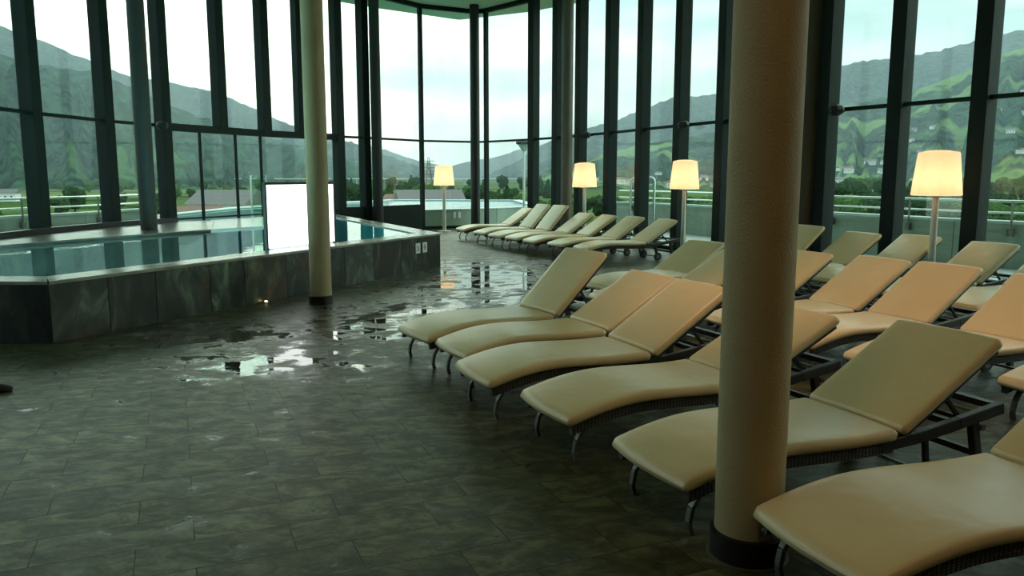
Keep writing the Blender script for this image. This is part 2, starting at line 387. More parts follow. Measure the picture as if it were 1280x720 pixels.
# head beam
for nm, poly in (('floor', None),): pass
inner = [fac[i] for i in range(len(fac))]
floor_poly = [(-9.2,-4.1)] + [outward(i, .12) for i in range(len(fac))] + [(10.6,-4.1)]
M['floor'] = floor_mat()
o = MB().prism(floor_poly, -.25, 0).build('floor', M['floor']); tag(o, 'wet dark slate plank tile floor with puddles', 'floor', kind='structure')
o = MB().box((.5,-4.2,3.3),(22,.25,7.1)).build('wall_back', M['wall_int']); tag(o, 'warm plaster wall behind the loungers', 'wall', kind='structure')
o = MB().box((-8.95,-1.1,3.3),(.25,6.1,7.1)).build('wall_left', M['wall_int']); tag(o, 'warm plaster side wall beyond the pool', 'wall', kind='structure')
o = MB().box((10.2,-.3,3.3),(.25,7.9,7.1)).build('wall_right', M['wall_int']); tag(o, 'warm plaster side wall at the right', 'wall', kind='structure')

# ------------------------------------------------------------------ swimming pool
A = Vector((-4.56,7.70)); B = Vector((-1.315,14.46)); C = Vector((-4.86,21.85)); W0 = Vector((-8.45,7.70))
def inset(poly, i, dist):
    pass
def line_off(p, q, dist):                                # line p->q moved to its left
    d = (q - p).normalized(); n = Vector((-d.y, d.x)); return p + n * dist, q + n * dist
def isect(p1, p2, q1, q2):
    d1, d2 = p2 - p1, q2 - q1; den = d1.x*d2.y - d1.y*d2.x; t = ((q1.x-p1.x)*d2.y - (q1.y-p1.y)*d2.x) / den; return p1 + d1 * t
CW = .40
l1 = line_off(W0, A, CW); l2 = line_off(A, B, CW); l3 = line_off(B, C, CW)
Ai = isect(*l1, *l2); Bi = isect(*l2, *l3); Ci = l3[1]; W0i = l1[0]
pool = empty('swimming_pool', (A.x, A.y, 0))
tag(pool, 'raised indoor pool clad in dark green slate with teal water', 'swimming pool')
def lp(v): return (v[0] - A.x, v[1] - A.y)
def wall_panels(p, q, n, name, side=.03):
    d = (q - p); L_ = d.length; d.normalize(); nrm = Vector((d.y, -d.x)); rz = math.atan2(d.y, d.x)
    mb = MB()
    e = [0] + sorted([(k + random.uniform(-.18,.18)) / n for k in range(1, n)]) + [1]
    for k in range(n):
        a, b = e[k]*L_, e[k+1]*L_; c = p + d * ((a+b)/2) - nrm * (.04)
        mb.box((lp(c)[0], lp(c)[1], .295), (b - a - .006, .08, .59), rz)
    return mb.build(name, M['slate'], pool, bevel=.003)
wall_panels(W0, A, 6, 'slate_wall'); wall_panels(A, B, 11, 'slate_wall'); wall_panels(B, C, 9, 'slate_wall')
for (p, q, pi, qi) in ((W0, A, W0i, Ai), (A, B, Ai, Bi), (B, C, Bi, Ci)):
    d = (q - p).normalized(); n = Vector((d.y, -d.x)) * .015
    poly = [lp(v) for v in (p + n, q + n, qi, pi)]
    MB().prism(poly, .59, POOLZ).build('coping', M['coping'], pool, bevel=.006)
fl = [Vector(fac[k]) for k in (12,11,10,9,8,7,6,5,4)]
basin_poly = [lp(v) for v in [W0i, Ai, Bi, Ci] + fl + [Vector((-8.4,8.1))]]
mb = MB(); n = len(basin_poly)
pts = [(x, y, .03) for x, y in basin_poly] + [(x, y, .59) for x, y in basin_poly]
mb.faces(pts, [tuple(range(n))] + [(i, (i+1)%n, n+(i+1)%n, n+i) for i in range(n)])
mb.build('basin', M['basin'], pool)
MB().faces([(x, y, .605) for x, y in basin_poly], [tuple(range(n))]).build('water_surface', M['water'], pool)
# underwater pool light
for k, (px, py) in enumerate(((-5.9,8.35),(-4.1,9.6),(-3.1,11.4),(-2.4,12.7))):
    pl = empty('pool_light', (px, py, .40)); tag(pl, 'round underwater light on the inner pool wall', 'pool light', 'underwater pool lights')
    MB().lathe([(.07,-.015),(.08,0),(.07,.015)], n=20).build('housing', M['steel'], pl)
    L_ = bpy.data.lights.new('pool_bulb', 'POINT'); L_.energy = 85; L_.color = (.80,.97,1); L_.shadow_soft_size = .08
    lo = bpy.data.objects.new('pool_bulb', L_); COL.objects.link(lo); lo.location = (-.12,.06,.05); lo.parent = pl
# dark ledge below the left façade
led_poly = [(-7.58, 8.1),(-7.48, 11.52),(-6.97, 12.73),(-5.74, 15.08),(-6.75,17.9),(-7.40,18.0)] + [fac[k] for k in (8,7,6,5,4)] + [(-8.49,8.1)]
lz = empty('window_ledge', (-8.2,12,0)); tag(lz, 'dark wet stone ledge between pool and left windows', 'ledge')
q = [(x+8.2, y-12) for x, y in led_poly]
MB().prism(q, .615, LEDGE_TOP).build('ledge_slab', M['dark_stone'], lz, bevel=.008)
# support set back under the slab
q2 = [(x - (.12 if x > -7 else 0) + 8.2, y-12) for x, y in led_poly]
MB().prism(q2, .03, .615).build('ledge_support', M['dark_stone'], lz)
kb = MB()
for i in range(4, 8):
    a = Vector(outward(i, -.20)); b = Vector(outward(i+1, -.20)); a.y = max(a.y, 8.1)
    kb.bar((a.x+8.2, a.y-12, LEDGE_TOP+.05), (b.x+8.2, b.y-12, LEDGE_TOP+.05), .14, .10)
kb.build('kerb', M['black'], lz)
# white wet step at the pool opening
def gpt(u, v, z=.645):
    rx, rz_ = bearing(u, v); y = (z - EYE) / rz_; return Vector((rx * y, y))
st = [gpt(263,286.2), gpt(330,282), gpt(418,277.5)]
bk = [on_facade(bearing(u, 230)[0]) for u in (416, 330, 262)]
poly = [(v.x, v.y) for v in st] + [(b[0], b[1]-.05) for b in bk]
o = MB().prism(poly, .56, .64).build('pool_step', M['white_stone']); tag(o, 'white wet stone step along the glass pool opening', 'step')

# two small pictogram signs on the slate wall
dAB = (B - A).normalized(); rzAB = math.atan2(dAB.y, dAB.x); nAB = Vector((dAB.y, -dAB.x))
for k, (u, lab) in enumerate(((521.5, 'small white pictogram sign on slate wall, left of the pair'), (530.0, 'small white pictogram sign on slate wall, nearer the pool corner'))):
    r = bearing(u, 307)[0]; t = (A.x - r * A.y) / (r * dAB.y - dAB.x); c = A + dAB * t + nAB * .012
    s = empty('sign', (c.x, c.y, .41), rzAB); tag(s, lab, 'sign', 'signs on the pool wall')
    MB().box((0,0,0),(.155,.012,.18)).build('plate', M['sign_white'], s, bevel=.002)
    mb = MB()
    if k == 0:
        mb.box((0,-.008,.0),(.09,.004,.014), 0, 0, .8); mb.lathe([(.014,0),(.014,.004)], (0.02,-.009,.03), 12)
        mb.box((-.01,-.008,-.035),(.07,.004,.012))
    else:
        mb.box((0,-.008,-.01),(.022,.004,.075)); mb.box((0,-.008,.008),(.07,.004,.014)); mb.box((0,-.008,.045),(.022,.004,.022))
    mb.build('pictogram', M['sign_mark'], s)
# little warm floor light at the foot of the slate wall
r = bearing(329, 378)[0]; t = (A.x - r * A.y) / (r * dAB.y - dAB.x); c = A + dAB * t + nAB * .05
s = empty('floor_light', (c.x, c.y, 0)); tag(s, 'tiny warm floor light at the foot of the slate wall', 'light')
MB().lathe([(.03,0),(.03,.012),(.022,.014)], n=16).build('bezel', M['steel'], s)
MB().lathe([(.018,.014),(.018,.02),(.006,.026)], n=16).build('lens', M['led'], s)

# white screen standing at the pool edge, daylight glare put in as emission
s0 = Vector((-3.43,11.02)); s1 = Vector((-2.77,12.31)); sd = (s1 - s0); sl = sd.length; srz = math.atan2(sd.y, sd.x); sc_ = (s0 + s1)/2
scr = empty('white_screen', (sc_.x, sc_.y, POOLZ), srz); tag(scr, 'white screen with added glow standing on the pool edge behind the cream column', 'screen')
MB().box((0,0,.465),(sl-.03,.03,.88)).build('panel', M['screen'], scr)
fm = MB()
fm.box((0,0,.925),(sl+.03,.05,.035)); fm.box((-sl/2,0,.45),(.03,.05,.92)); fm.box((sl/2,0,.45),(.03,.05,.92))
fm.build('frame', M['column_dark'], scr)
# pale green glass wind screen outside
g0 = gpt(317, 272, .64); x0, y0, rz0 = on_facade(bearing(329, 230)[0]); 
gs = empty('glass_screen', (x0-.35, y0+.75, .5), rz0+.1); tag(gs, 'pale green glass screen standing outside behind the white screen', 'glass screen')
MB().box((0,0,.62),(.62,.02,1.1)).build('pane', M['glass_screen'], gs)
MB().box((-.31,0,.62),(.03,.04,1.14)).box((.31,0,.62),(.03,.04,1.14)).build('post', M['steel'], gs)

# ------------------------------------------------------------------ columns
def column(name, x, y, z0, r, m, label, collar=False, loc_z=None):
    e = empty(name, (x, y, z0)); tag(e, label, 'column', kind='thing')
    MB().lathe([(r,.0),(r,ZR - z0)], n=48).build('shaft', m, e, smooth=True)
    if collar:
        MB().lathe([(r+.004,0),(r+.017,.004),(r+.017,.115),(r+.004,.12)], n=48).build('base_collar', M['collar'], e, smooth=True)
        MB().lathe([(r+.030,0),(r+.030,.004),(r+.018,.006)], n=48).build('base_seal', M['leg_metal'], e, smooth=True)
column('column', 1.035, 3.285, 0, .145, M['column_cream'], 'large cream round column in the foreground beside the nearest lounger', True)
column('column', -2.49, 10.19, 0, .138, M['column_cream'], 'cream round column standing in front of the slate pool wall', True)
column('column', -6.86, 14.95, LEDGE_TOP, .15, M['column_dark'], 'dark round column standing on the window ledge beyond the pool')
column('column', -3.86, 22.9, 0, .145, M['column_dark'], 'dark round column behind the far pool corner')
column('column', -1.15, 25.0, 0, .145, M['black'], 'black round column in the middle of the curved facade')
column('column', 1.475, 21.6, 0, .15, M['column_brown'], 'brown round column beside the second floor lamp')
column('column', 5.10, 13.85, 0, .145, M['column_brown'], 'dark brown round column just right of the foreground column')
e = empty('drain_pipe', (4.86, 13.72, 0)); tag(e, 'slim white vertical pipe beside the dark brown column', 'pipe', kind='thing')
MB().lathe([(.055,0),(.055,ZR)], n=24).build('pipe_run', M['white_paint'], e, smooth=True)
for zc_ in (2.6, 4.6): MB().lathe([(.07,zc_),(.07,zc_+.06)], n=24).build('clip', M['steel'], e)

# flood lights on the transom
for (u, v, lab) in ((193,155,'small dark floodlight on the transom beside the ledge column'), (400,164,'small dark floodlight above the pool opening'), (741,169,'small dark floodlight above the second floor lamp'), (864,158,'small dark floodlight above the third floor lamp'), (1055,141,'small dark floodlight right of the dark brown column')):
    r = bearing(u, v)[0]
    best = None
    for i in range(len(fac)-1):
        a, b = fac[i], fac[i+1]; r0, r1 = a[0]/a[1], b[0]/b[1]
        if r0 <= r <= r1:
            dx, dy = b[0]-a[0], b[1]-a[1]; t = (r*a[1]-a[0]) / (dx - r*dy); best = (a[0]+t*dx, a[1]+t*dy, math.atan2(dy, dx))
    x, y, rz = best
    f = empty('floodlight', (x + math.sin(rz)*.2, y - math.cos(rz)*.2, ZT - .02), rz); tag(f, lab, 'floodlight')
    MB().lathe([(.05,-.09),(.11,-.05),(.13,0),(.11,.06),(.05,.09)], n=8).build('housing', M['black'], f)
    MB().box((0,.11,0),(.05,.16,.05)).build('bracket', M['frame'], f)

# ------------------------------------------------------------------ floor lamps
def make_lamp():
    r = empty('floor_lamp')
    MB().lathe([(.0,.0),(.19,.0),(.20,.012),(.19,.022),(.05,.03)], n=40, cap=False).build('base', M['white_paint'], r, smooth=True)
    MB().lathe([(.055,.02),(.048,.6),(.042,1.2),(.042,1.36),(.13,1.385),(.14,1.40)], n=24).build('pole', M['white_paint'], r, smooth=True)
    # eight-sided softly squared shade, wider at the bottom
    mb = MB(); rings = []
    for (s, z) in ((.06,1.385),(.275,1.39),(.285,1.40),(.232,1.965),(.225,1.975),(.12,2.0),(.02,2.005)):
        pts = []
        for k in range(8):
            a = 2*PI*(k//2)/4 + (PI/4) + (-.34 if k % 2 == 0 else .34)
            rr = s * 1.13
            pts.append((rr*math.cos(a), rr*math.sin(a), z))
        rings.append([mb.bm.verts.new(p) for p in pts])
    for X, Y in zip(rings, rings[1:]):
        for k in range(8): mb.bm.faces.new((X[k], X[(k+1)%8], Y[(k+1)%8], Y[k]))
    mb.bm.faces.new(rings[-1])
    mb.build('lamp_shade', M['shade'], r)
    return r
lamp0 = make_lamp()
LAMPS = [(-2.06,24.1,.35,'lit white floor lamp farthest away, alone before the central glass'),
         (1.83,20.1,.6,'lit white floor lamp beside the brown round column'),
         (3.66,16.9,.5,'lit white floor lamp behind the far row, left of the foreground column'),
         (5.83,10.93,.75,'nearest lit white floor lamp, behind the right window loungers')]
km = kid_map()
for i, (x, y, rz, lab) in enumerate(LAMPS):
    o = lamp0 if i == 0 else copy_tree(lamp0, km)
    o.location = (x, y, 0); o.rotation_euler = (0,0,rz); tag(o, lab, 'floor lamp', 'white floor lamps')
    L_ = bpy.data.lights.new('lamp_bulb', 'POINT'); L_.energy = 2.3; L_.color = (1,.56,.27); L_.shadow_soft_size = .04
    lo = bpy.data.objects.new('lamp_bulb', L_); COL.objects.link(lo); lo.location = (0,0,1.60); lo.parent = o

# ------------------------------------------------------------------ sun lounger
ZF, ZH = .295, .385
SL, BL, HW = 1.282, .80, .3325
def prof(x):                                             # cushion top along the seat
    t = x / SL
    base = ZF + (ZH - ZF) * t
    return base + .070 * math.sin(PI * min(1, t*1.02)) ** 1.0 * (1 - .55*t) + .012*math.sin(2*PI*t)
def slab(profile, L_, th, hw, name, m, parent, end_round=.03, bow=.0, flat_end=False, nx=36, ny=14, puff=.008):
    """closed cushion: top follows profile, rounded sides and ends, foot edge bowed in plan"""
    mb = MB(); rings = []
    sec = []                                             # section: (y/hw, zfrac) around
    rr = .022
    for k in range(nx + 1):
        x = L_ * (k / nx)
        # denser at ends
        t = k / nx; x = L_ * (t - .06*math.sin(2*PI*t))
        e = 1.0
        dx = min(x, L_ - x)
        if dx < end_round: e = math.sqrt(max(0.0, 1 - (1 - dx / end_round) ** 2))
        e = .25 + .75 * e
        tz = profile(x); h = th * e; mid = tz - th / 2
        w = hw - (.018 * (1 - e))
        ring = []
        r_ = min(rr, h * .49)
        pts2 = []
        for j in range(ny + 1):                          # top
            y = -w + r_ + (2*w - 2*r_) * j / ny
            pts2.append((y, mid + h/2 + puff * (1 - (y / w) ** 2) * e))
        for a in (60, 30, 0, -30, -60):
            pts2.append((w - r_ + r_*math.cos(math.radians(a)), mid + (h/2 - r_) * (1 if a > 0 else (-1 if a < 0 else 0)) + r_*math.sin(math.radians(a))))
        for j in range(4, -1, -1):
            y = -w + r_ + (2*w - 2*r_) * j / 4
            pts2.append((y, mid - h/2))
        for a in (-60, -30, 0, 30, 60):
            pts2.append((-(w - r_ + r_*math.cos(math.radians(a))), mid + (h/2 - r_) * (1 if a > 0 else (-1 if a < 0 else 0)) + r_*math.sin(math.radians(a))))
        for (y, z) in pts2:
            bx_ = -bow * (1 - (y / hw) ** 2) * max(0, 1 - x / .35)
            rings_x = x + bx_
            ring.append(mb.bm.verts.new((rings_x, y, z)))
        rings.append(ring)
    n = len(rings[0])
    for X, Y in zip(rings, rings[1:]):
        for k in range(n): mb.bm.faces.new((X[k], X[(k+1)%n], Y[(k+1)%n], Y[k]))
    mb.bm.faces.new(rings[0][::-1]); mb.bm.faces.new(rings[-1])
    return mb.build(name, m, parent, smooth=True, ang=70)

def make_lounger():
    r = empty('sun_lounger')
    slab(prof, SL, .062, HW, 'seat_cushion', M['cushion'], r, bow=.035)
    # woven frame under the seat, following its wave
    mb = MB(); N = 30
    rings = []
    for k in range(N + 1):
        x = .035 + (SL - .02 - .035) * k / N; t = prof(max(x, .05)) - .064
        dn = .058
        rings.append([mb.bm.verts.new(p) for p in ((x,-HW+.02,t),(x,HW-.02,t),(x,HW-.02,t-dn),(x,HW-.06,t-dn),(x,HW-.06,t-.02),(x,-HW+.06,t-.02),(x,-HW+.06,t-dn),(x,-HW+.02,t-dn))])
    for X, Y in zip(rings, rings[1:]):
        for k in range(8): mb.bm.faces.new((X[k], X[(k+1)%8], Y[(k+1)%8], Y[k]))
    mb.bm.faces.new(rings[0][::-1]); mb.bm.faces.new(rings[-1])
    mb.build('wicker_frame', M['wicker'], r)
    for s in (-1, 1):                                    # side rails running on to the head end
        y = s * (HW - .04)
        path = [(SL-.10, y, ZH-.088), (SL+.15, y, ZH-.075), (SL+.45, y, ZH-.035), (SL+.78, y, ZH+.015)]
        mb = MB()
        for a, b in zip(path, path[1:]): mb.bar(a, b, .045, .062)
        mb.build('side_rail', M['rail_brown'], r, bevel=.006)
        # curved front leg
        x0 = .17
        pth = [(x0+.03,y*.86,prof(.2)-.10),(x0-.03,y*.86,.20),(x0-.075,y*.86,.13),(x0-.088,y*.86,.06),(x0-.075,y*.86,.004)]
        mb = MB()
        for a, b in zip(pth, pth[1:]): mb.bar(a, b, .035, .022)
        mb.build('leg', M['leg_metal'], r, bevel=.004)
        lx = SL + .56
        lg = MB().bar((lx,y,ZH-.01),(lx+.085,y,.004),.042,.05).build('leg', M['rail_brown'], r, bevel=.005)
        MB().tube([(lx+.05,y-.035,ZH-.07),(lx+.05,y+.035,ZH-.07)], .017, 10).build('bolt', M['leg_metal'], lg)
        wx = SL + .30
        w = empty('wheel', (wx, y*.93, .078)); w.parent = r
        mb = MB(); mb.tube([(0,-.016,0),(0,.016,0)], .078, 24); mb.build('tyre', M['black'], w, smooth=True)
        mb = MB(); mb.tube([(0,-.020,0),(0,.020,0)], .045, 18); mb.build('hub', M['leg_metal'], w, smooth=True)
        MB().bar((wx, y*.86, .078),(wx-.03, y*.86, ZH-.09),.02,.03).build('wheel_bracket', M['rail_brown'], r)
    MB().bar((SL+.30,-HW+.06,.078),(SL+.30,HW-.06,.078),.02,.02).build('axle', M['leg_metal'], r)
    for x, z, wd in ((SL+.775,ZH+.014,.05),(SL+.12,ZH-.085,.035),(SL+.45,ZH-.045,.03),(SL+.62,.16,.03)):
        MB().bar((x,-HW+.06,z),(x,HW-.06,z),wd,.035).build('crossbar', M['rail_brown'], r)
    MB().tube([(SL+.62,-HW+.07,ZH+.0),(SL+.62,HW-.07,ZH+.0)], .008, 8).build('support_rod', M['steel'], r)
    # backrest: pivots at the hinge
    bk = empty('backrest', (SL+.004, 0, ZH)); bk.parent = r
    slab(lambda x: 0.0, BL, .064, HW, 'back_cushion', M['cushion'], bk, puff=.010)
    mb = MB(); mb.box((BL/2, HW-.05, -.078), (BL-.06,.04,.03)); mb.box((BL/2,-HW+.05,-.078),(BL-.06,.04,.03))
    for k in range(5): mb.box((.06 + (BL-.14)*k/4, 0, -.078),(.035, 2*HW-.12,.022))
    mb.build('back_frame', M['rail_brown'], bk)
    return r
lounger0 = make_lounger()
# prop strut is made per angle below
def add_strut(o, phi):
    # from back frame mid point down to the rails
    a = BL*.52
    p = (SL + a*math.cos(phi) + .08*math.sin(phi), ZH + a*math.sin(phi) - .08*math.cos(phi))
    mb = MB()
    for s in (-1,1): mb.bar((p[0], s*.20, p[1]), (SL + a*math.cos(phi) + .22, s*.20, ZH - .04), .02, .02)
    mb.bar((SL + a*math.cos(phi) + .22, -HW+.07, ZH-.045), (SL + a*math.cos(phi) + .22, HW-.07, ZH-.045), .022, .022)
    mb.build('prop_strut', M['rail_brown'], o)

G1 = 'front row of sun loungers'; G2 = 'middle row of sun loungers'; G3 = 'window row of sun loungers'; G4 = 'far row of sun loungers'
LO = [
 (-.880,6.827,.537,.770,G1,'beige sun lounger with the steepest backrest at the far end of the front row'),
 (-.501,6.202,.456,.536,G1,'beige sun lounger between the steep-backed one and the third of the front row'),
 (-.289,5.398,.416,.582,G1,'beige sun lounger third from the far end of the front row'),
 (.184,4.598,.417,.468,G1,'low-backed beige sun lounger whose backrest passes behind the foreground column'),
 (.643,3.662,.387,.550,G1,'beige sun lounger whose seat is crossed by the foreground column'),
 (1.10,2.79,.337,.60,G1,'nearest beige sun lounger, cut by the bottom right of the photo'),
 (1.07,9.86,.60,.50,G2,'olive beige sun lounger right behind the steep-backed one'),
 (1.03,8.81,.446,.484,G2,'beige sun lounger of middle row partly hidden left of the foreground column'),
 (1.582,8.109,.42,.57,G2,'peach sun lounger whose backrest emerges from behind the foreground column'),
 (2.001,7.377,.368,.591,G2,'peach sun lounger of middle row next right of the foreground column'),
 (2.311,6.605,.40,.609,G2,'peach sun lounger in the middle row below the nearest floor lamp'),
 (2.695,5.701,.409,.592,G2,'peach sun lounger cut by the right edge of the photo, above the floor wheel'),
 (3.42,4.93,.40,.57,G2,'sun lounger showing only its foot corner at the right photo edge'),
 (2.93,11.74,.40,.70,G3,'olive window lounger whose backrest peeks out right beside the foreground column'),
 (3.52,11.20,.40,.575,G3,'olive window lounger left of the nearest floor lamp'),
 (4.102,10.627,.40,.572,G3,'olive window lounger directly before the nearest floor lamp'),
 (4.33,9.335,.37,.58,G3,'olive window lounger right of the nearest floor lamp'),
 (4.72,8.45,.40,.56,G3,'pale window lounger showing only its seat between two peach backrests'),
 (-1.377,20.81,.393,.574,G4,'smallest, farthest sun lounger at the left end of the far row'),
 (-.826,19.483,.479,.815,G4,'second far sun lounger from the left with steep backrest'),
 (-.423,18.457,.494,.835,G4,'third far sun lounger from the left with steep backrest'),
 (-.029,17.721,.446,.575,G4,'fourth far sun lounger, in the middle of the far row'),
 (.344,16.947,.374,.568,G4,'fifth far sun lounger, below the second floor lamp'),
 (.861,16.108,.433,.572,G4,'sixth far sun lounger, next to the right end of the far row'),
 (1.325,15.277,.384,.557,G4,'right end sun lounger of the far row before the third floor lamp'),
]
bpy.context.view_layer.update()
km = kid_map()
roots = [lounger0] + [copy_tree(lounger0, km) for _ in LO[1:]]
for o, (x, y, th, ph, g, lab) in zip(roots, LO):
    o.location = (x, y, 0); o.rotation_euler = (0, 0, th); tag(o, lab, 'sun lounger', g)
km2 = kid_map()
for o, (x, y, th, ph, g, lab) in zip(roots, LO):
    for c in km2[o.name]:
        if c.name.split('.')[0] == 'backrest': c.rotation_euler = (0, -ph, 0)
    add_strut(o, ph)

# dark slipper at the left edge
s = empty('slipper', (-3.99, 5.90, 0), math.radians(200)); tag(s, 'black rounded rubber slipper toe at the left edge on slate floor', 'slipper')
mb = MB(); rings = []
for k in range(13):
    t = k / 12; x = .26 * (t - .5); w = .045 * math.sqrt(max(.02, 1 - (2*t-1)**4)) * (1 - .12*math.cos(PI*t)); 
    rings.append([mb.bm.verts.new((x, w*math.cos(a), .012 + .011*math.sin(a))) for a in [2*PI*j/12 for j in range(12)]])
for X, Y in zip(rings, rings[1:]):
    for k in range(12): mb.bm.faces.new((X[k], X[(k+1)%12], Y[(k+1)%12], Y[k]))
mb.bm.faces.new(rings[0][::-1]); mb.bm.faces.new(rings[-1]); mb.build('sole', M['black'], s, smooth=True)
mb = MB(); rings = []
for k in range(9):
    t = k / 8; x = -.135 + .15*t; w = .048 * math.sqrt(max(.05, 1 - (1 - t*1.0)**3)) ; h = .055 * math.sin(PI*(.12+.55*t))
    rings.append([mb.bm.verts.new((x, w*math.cos(a), .015 + h*math.sin(a))) for a in [PI*j/10 for j in range(11)]])
for X, Y in zip(rings, rings[1:]):
    for k in range(10): mb.bm.faces.new((X[k], X[k+1], Y[k+1], Y[k]))
mb.bm.faces.new(rings[0]); mb.build('upper', M['black'], s, smooth=True)

# ------------------------------------------------------------------ outside: terrace, parapets, rails
o = MB().prism([outward(i, .13) for i in range(16, len(fac))] + [outward(i, 3.9) for i in range(len(fac)-1, 15, -1)], -.35, -.03).build('terrace', M['terrace'])
tag(o, 'pale concrete terrace outside the right glass facade', 'terrace', kind='structure')
o = MB().prism([outward(i, .13) for i in range(0, 9)] + [(-9.7,20.9)] + [outward(i, 2.9) for i in range(8, -1, -1)], -.35, -.03).build('terrace', M['terrace'])
tag(o, 'pale concrete terrace outside the left glass facade', 'terrace', kind='structure')
def parapet(idx, off, ztop, label, postlab, extra=()):
    pts = [Vector(outward(i, off)) for i in idx] + [Vector(p) for p in extra]
    e = empty('parapet', (pts[0].x, pts[0].y, -.3)); tag(e, label, 'parapet')
    rel = lambda v, z: (v.x - pts[0].x, v.y - pts[0].y, z + .3)
    mb = MB(); cp = MB()
    for a, b in zip(pts, pts[1:]):
        mb.bar(rel(a, (ztop-.3)/2), rel(b, (ztop-.3)/2), .22, ztop + .3); cp.bar(rel(a, ztop+.02), rel(b, ztop+.02), .34, .05)
    mb.build('parapet_wall', M['parapet'], e); cp.build('capping', M['cap'], e)
    ra = empty('handrail', (pts[0].x, pts[0].y, 0)); tag(ra, postlab, 'railing')
    rel0 = lambda v, z: (v.x - pts[0].x, v.y - pts[0].y, z)
    for dz, rr in ((.40, .024), (.19, .018)):
        MB().tube([rel0(p, ztop + dz) for p in pts], rr, 8).build('rail', M['steel'], ra)
    acc = 0; nxt = .8
    for a, b in zip(pts, pts[1:]):
        L_ = (b - a).length; d = (b - a).normalized(); n = Vector((d.y, -d.x))
        while nxt < acc + L_:
            p = a + d * (nxt - acc) + n * .17
            pr = MB().bar(rel0(p, ztop - .22), rel0(p, ztop + .40), .03, .03).build('post', M['leg_metal'], ra)
            MB().box(rel0(p, ztop - .16), (.09,.09,.14), math.atan2(d.y, d.x)).build('mounting_block', M['leg_metal'], ra)
            nxt += 2.05
        acc += L_
parapet(list(range(17, len(fac))), 3.7, .80, 'long grey green parapet outside the right facade', 'steel double handrail on the right terrace parapet')
parapet(list(range(0, 9)), 2.7, .78, 'grey green parapet outside the left facade', 'steel double handrail on the left terrace parapet', [(-9.75,20.9)])

# outdoor pool beyond the opening
op = [fac[k] for k in (8,9,10,11,12,13,14)] + [(-.6,26.9),(.9,28.6),(.2,36),(-5.5,36.5),(-9.4,27),(-9.6,21.6)]
e = empty('outdoor_pool', (-6,26,0)); tag(e, 'pale blue outdoor pool beyond the curved glass front', 'swimming pool')
rel = [(x+6, y-26) for x, y in op]
# keep off the façade line
rel[:7] = [((outward(k, .2)[0])+6, outward(k, .2)[1]-26) for k in (8,9,10,11,12,13,14)]
n = len(rel)
pts = [(x, y, -.6) for x, y in rel] + [(x, y, .60) for x, y in rel]
MB().faces(pts, [tuple(range(n))] + [(i, (i+1)%n, n+(i+1)%n, n+i) for i in range(n)]).build('basin', M['basin_out'], e)
MB().faces([(x, y, .58) for x, y in rel], [tuple(range(n))]).build('water_surface', M['water'], e)
mb = MB()
for i in range(6, n):
    a, b = rel[i], rel[(i+1)%n]
    mb.bar((a[0],a[1],0),(b[0],b[1],0),.25,1.20)
mb.build('pool_rim_wall', M['slate_out'] if 'slate_out' in M else M['parapet'], e)
mb = MB()
for i in range(6, n-1):
    a, b = rel[i], rel[(i+1)%n]; mb.bar((a[0],a[1],.61),(b[0],b[1],.61),.34,.03)
mb.build('rim_capping', M['white_stone'], e)
for k, u in enumerate((565, 571)):
    r = bearing(u, 266)[0]
    a = Vector(fac[14]) ; b = Vector((-.6,26.9)); a = Vector((rel[6][0]-6, rel[6][1]+26))
    d = b - a; t = (r*a.y - a.x) / (d.x - r*d.y); p = a + d*t; dd = d.normalized(); nn = Vector((dd.y,-dd.x))
    p = p + nn * .14
    s = empty('wall_notice', (p.x, p.y, .42), math.atan2(d.y, d.x)); tag(s, 'small pale notice on the outer pool wall, %s of the pair' % ('left' if k == 0 else 'right'), 'sign', 'notices on outer wall')
    MB().box((0,0,0),(.11,.012,.20)).build('notice_plate', M['sign_white'], s)

# steel ladder hoops outside the right glass
for k, (u0, u1, yy, lab) in enumerate(((788.5,802,20.9,'bent steel ladder rail outside, left of the pair'), (808,818,19.6,'bent steel ladder rail outside, right of the pair'))):
    xa = bearing(u0, 230)[0]*yy; xb = bearing(u1, 230)[0]*yy
    zc = 1.64 + bearing(u1, 222)[1]*yy; R_ = abs(xb - xa)/2
    e = empty('ladder_rail', (xa, yy, -.03)); tag(e, lab, 'ladder rail', 'steel ladder rails outside')
    top = zc + .03
    pth = [(0,0,0),(0,0,top-R_)] + [(R_ - R_*math.cos(a), 0, top - R_ + R_*math.sin(a)) for a in [PI*j/8 for j in range(1,8)]] + [(2*R_,0,top-R_),(2*R_,0,0)]
    MB().tube(pth, .03, 10).build('bent_tube', M['steel'], e, smooth=True)
# terrace street lamp
yy = 27.5; xl = bearing(655, 210)[0]*yy
e = empty('terrace_lamp_post', (xl, yy, -.3)); tag(e, 'slim terrace lamp post with flat round head outside the centre glass', 'lamp post')
zt = EYE + bearing(655, 178)[1]*yy + .3
MB().tube([(0,0,0),(0,0,zt-.25)], .045, 10).build('pole', M['steel'], e)
MB().lathe([(.05,zt-.3),(.12,zt-.22),(.22,zt-.06)], n=16, cap=False).build('arm_cone', M['parapet'], e)
MB().lathe([(.08,zt-.08),(.27,zt-.06),(.28,zt+.02),(.1,zt+.08)], n=24).build('lamp_head', M['frame'], e)

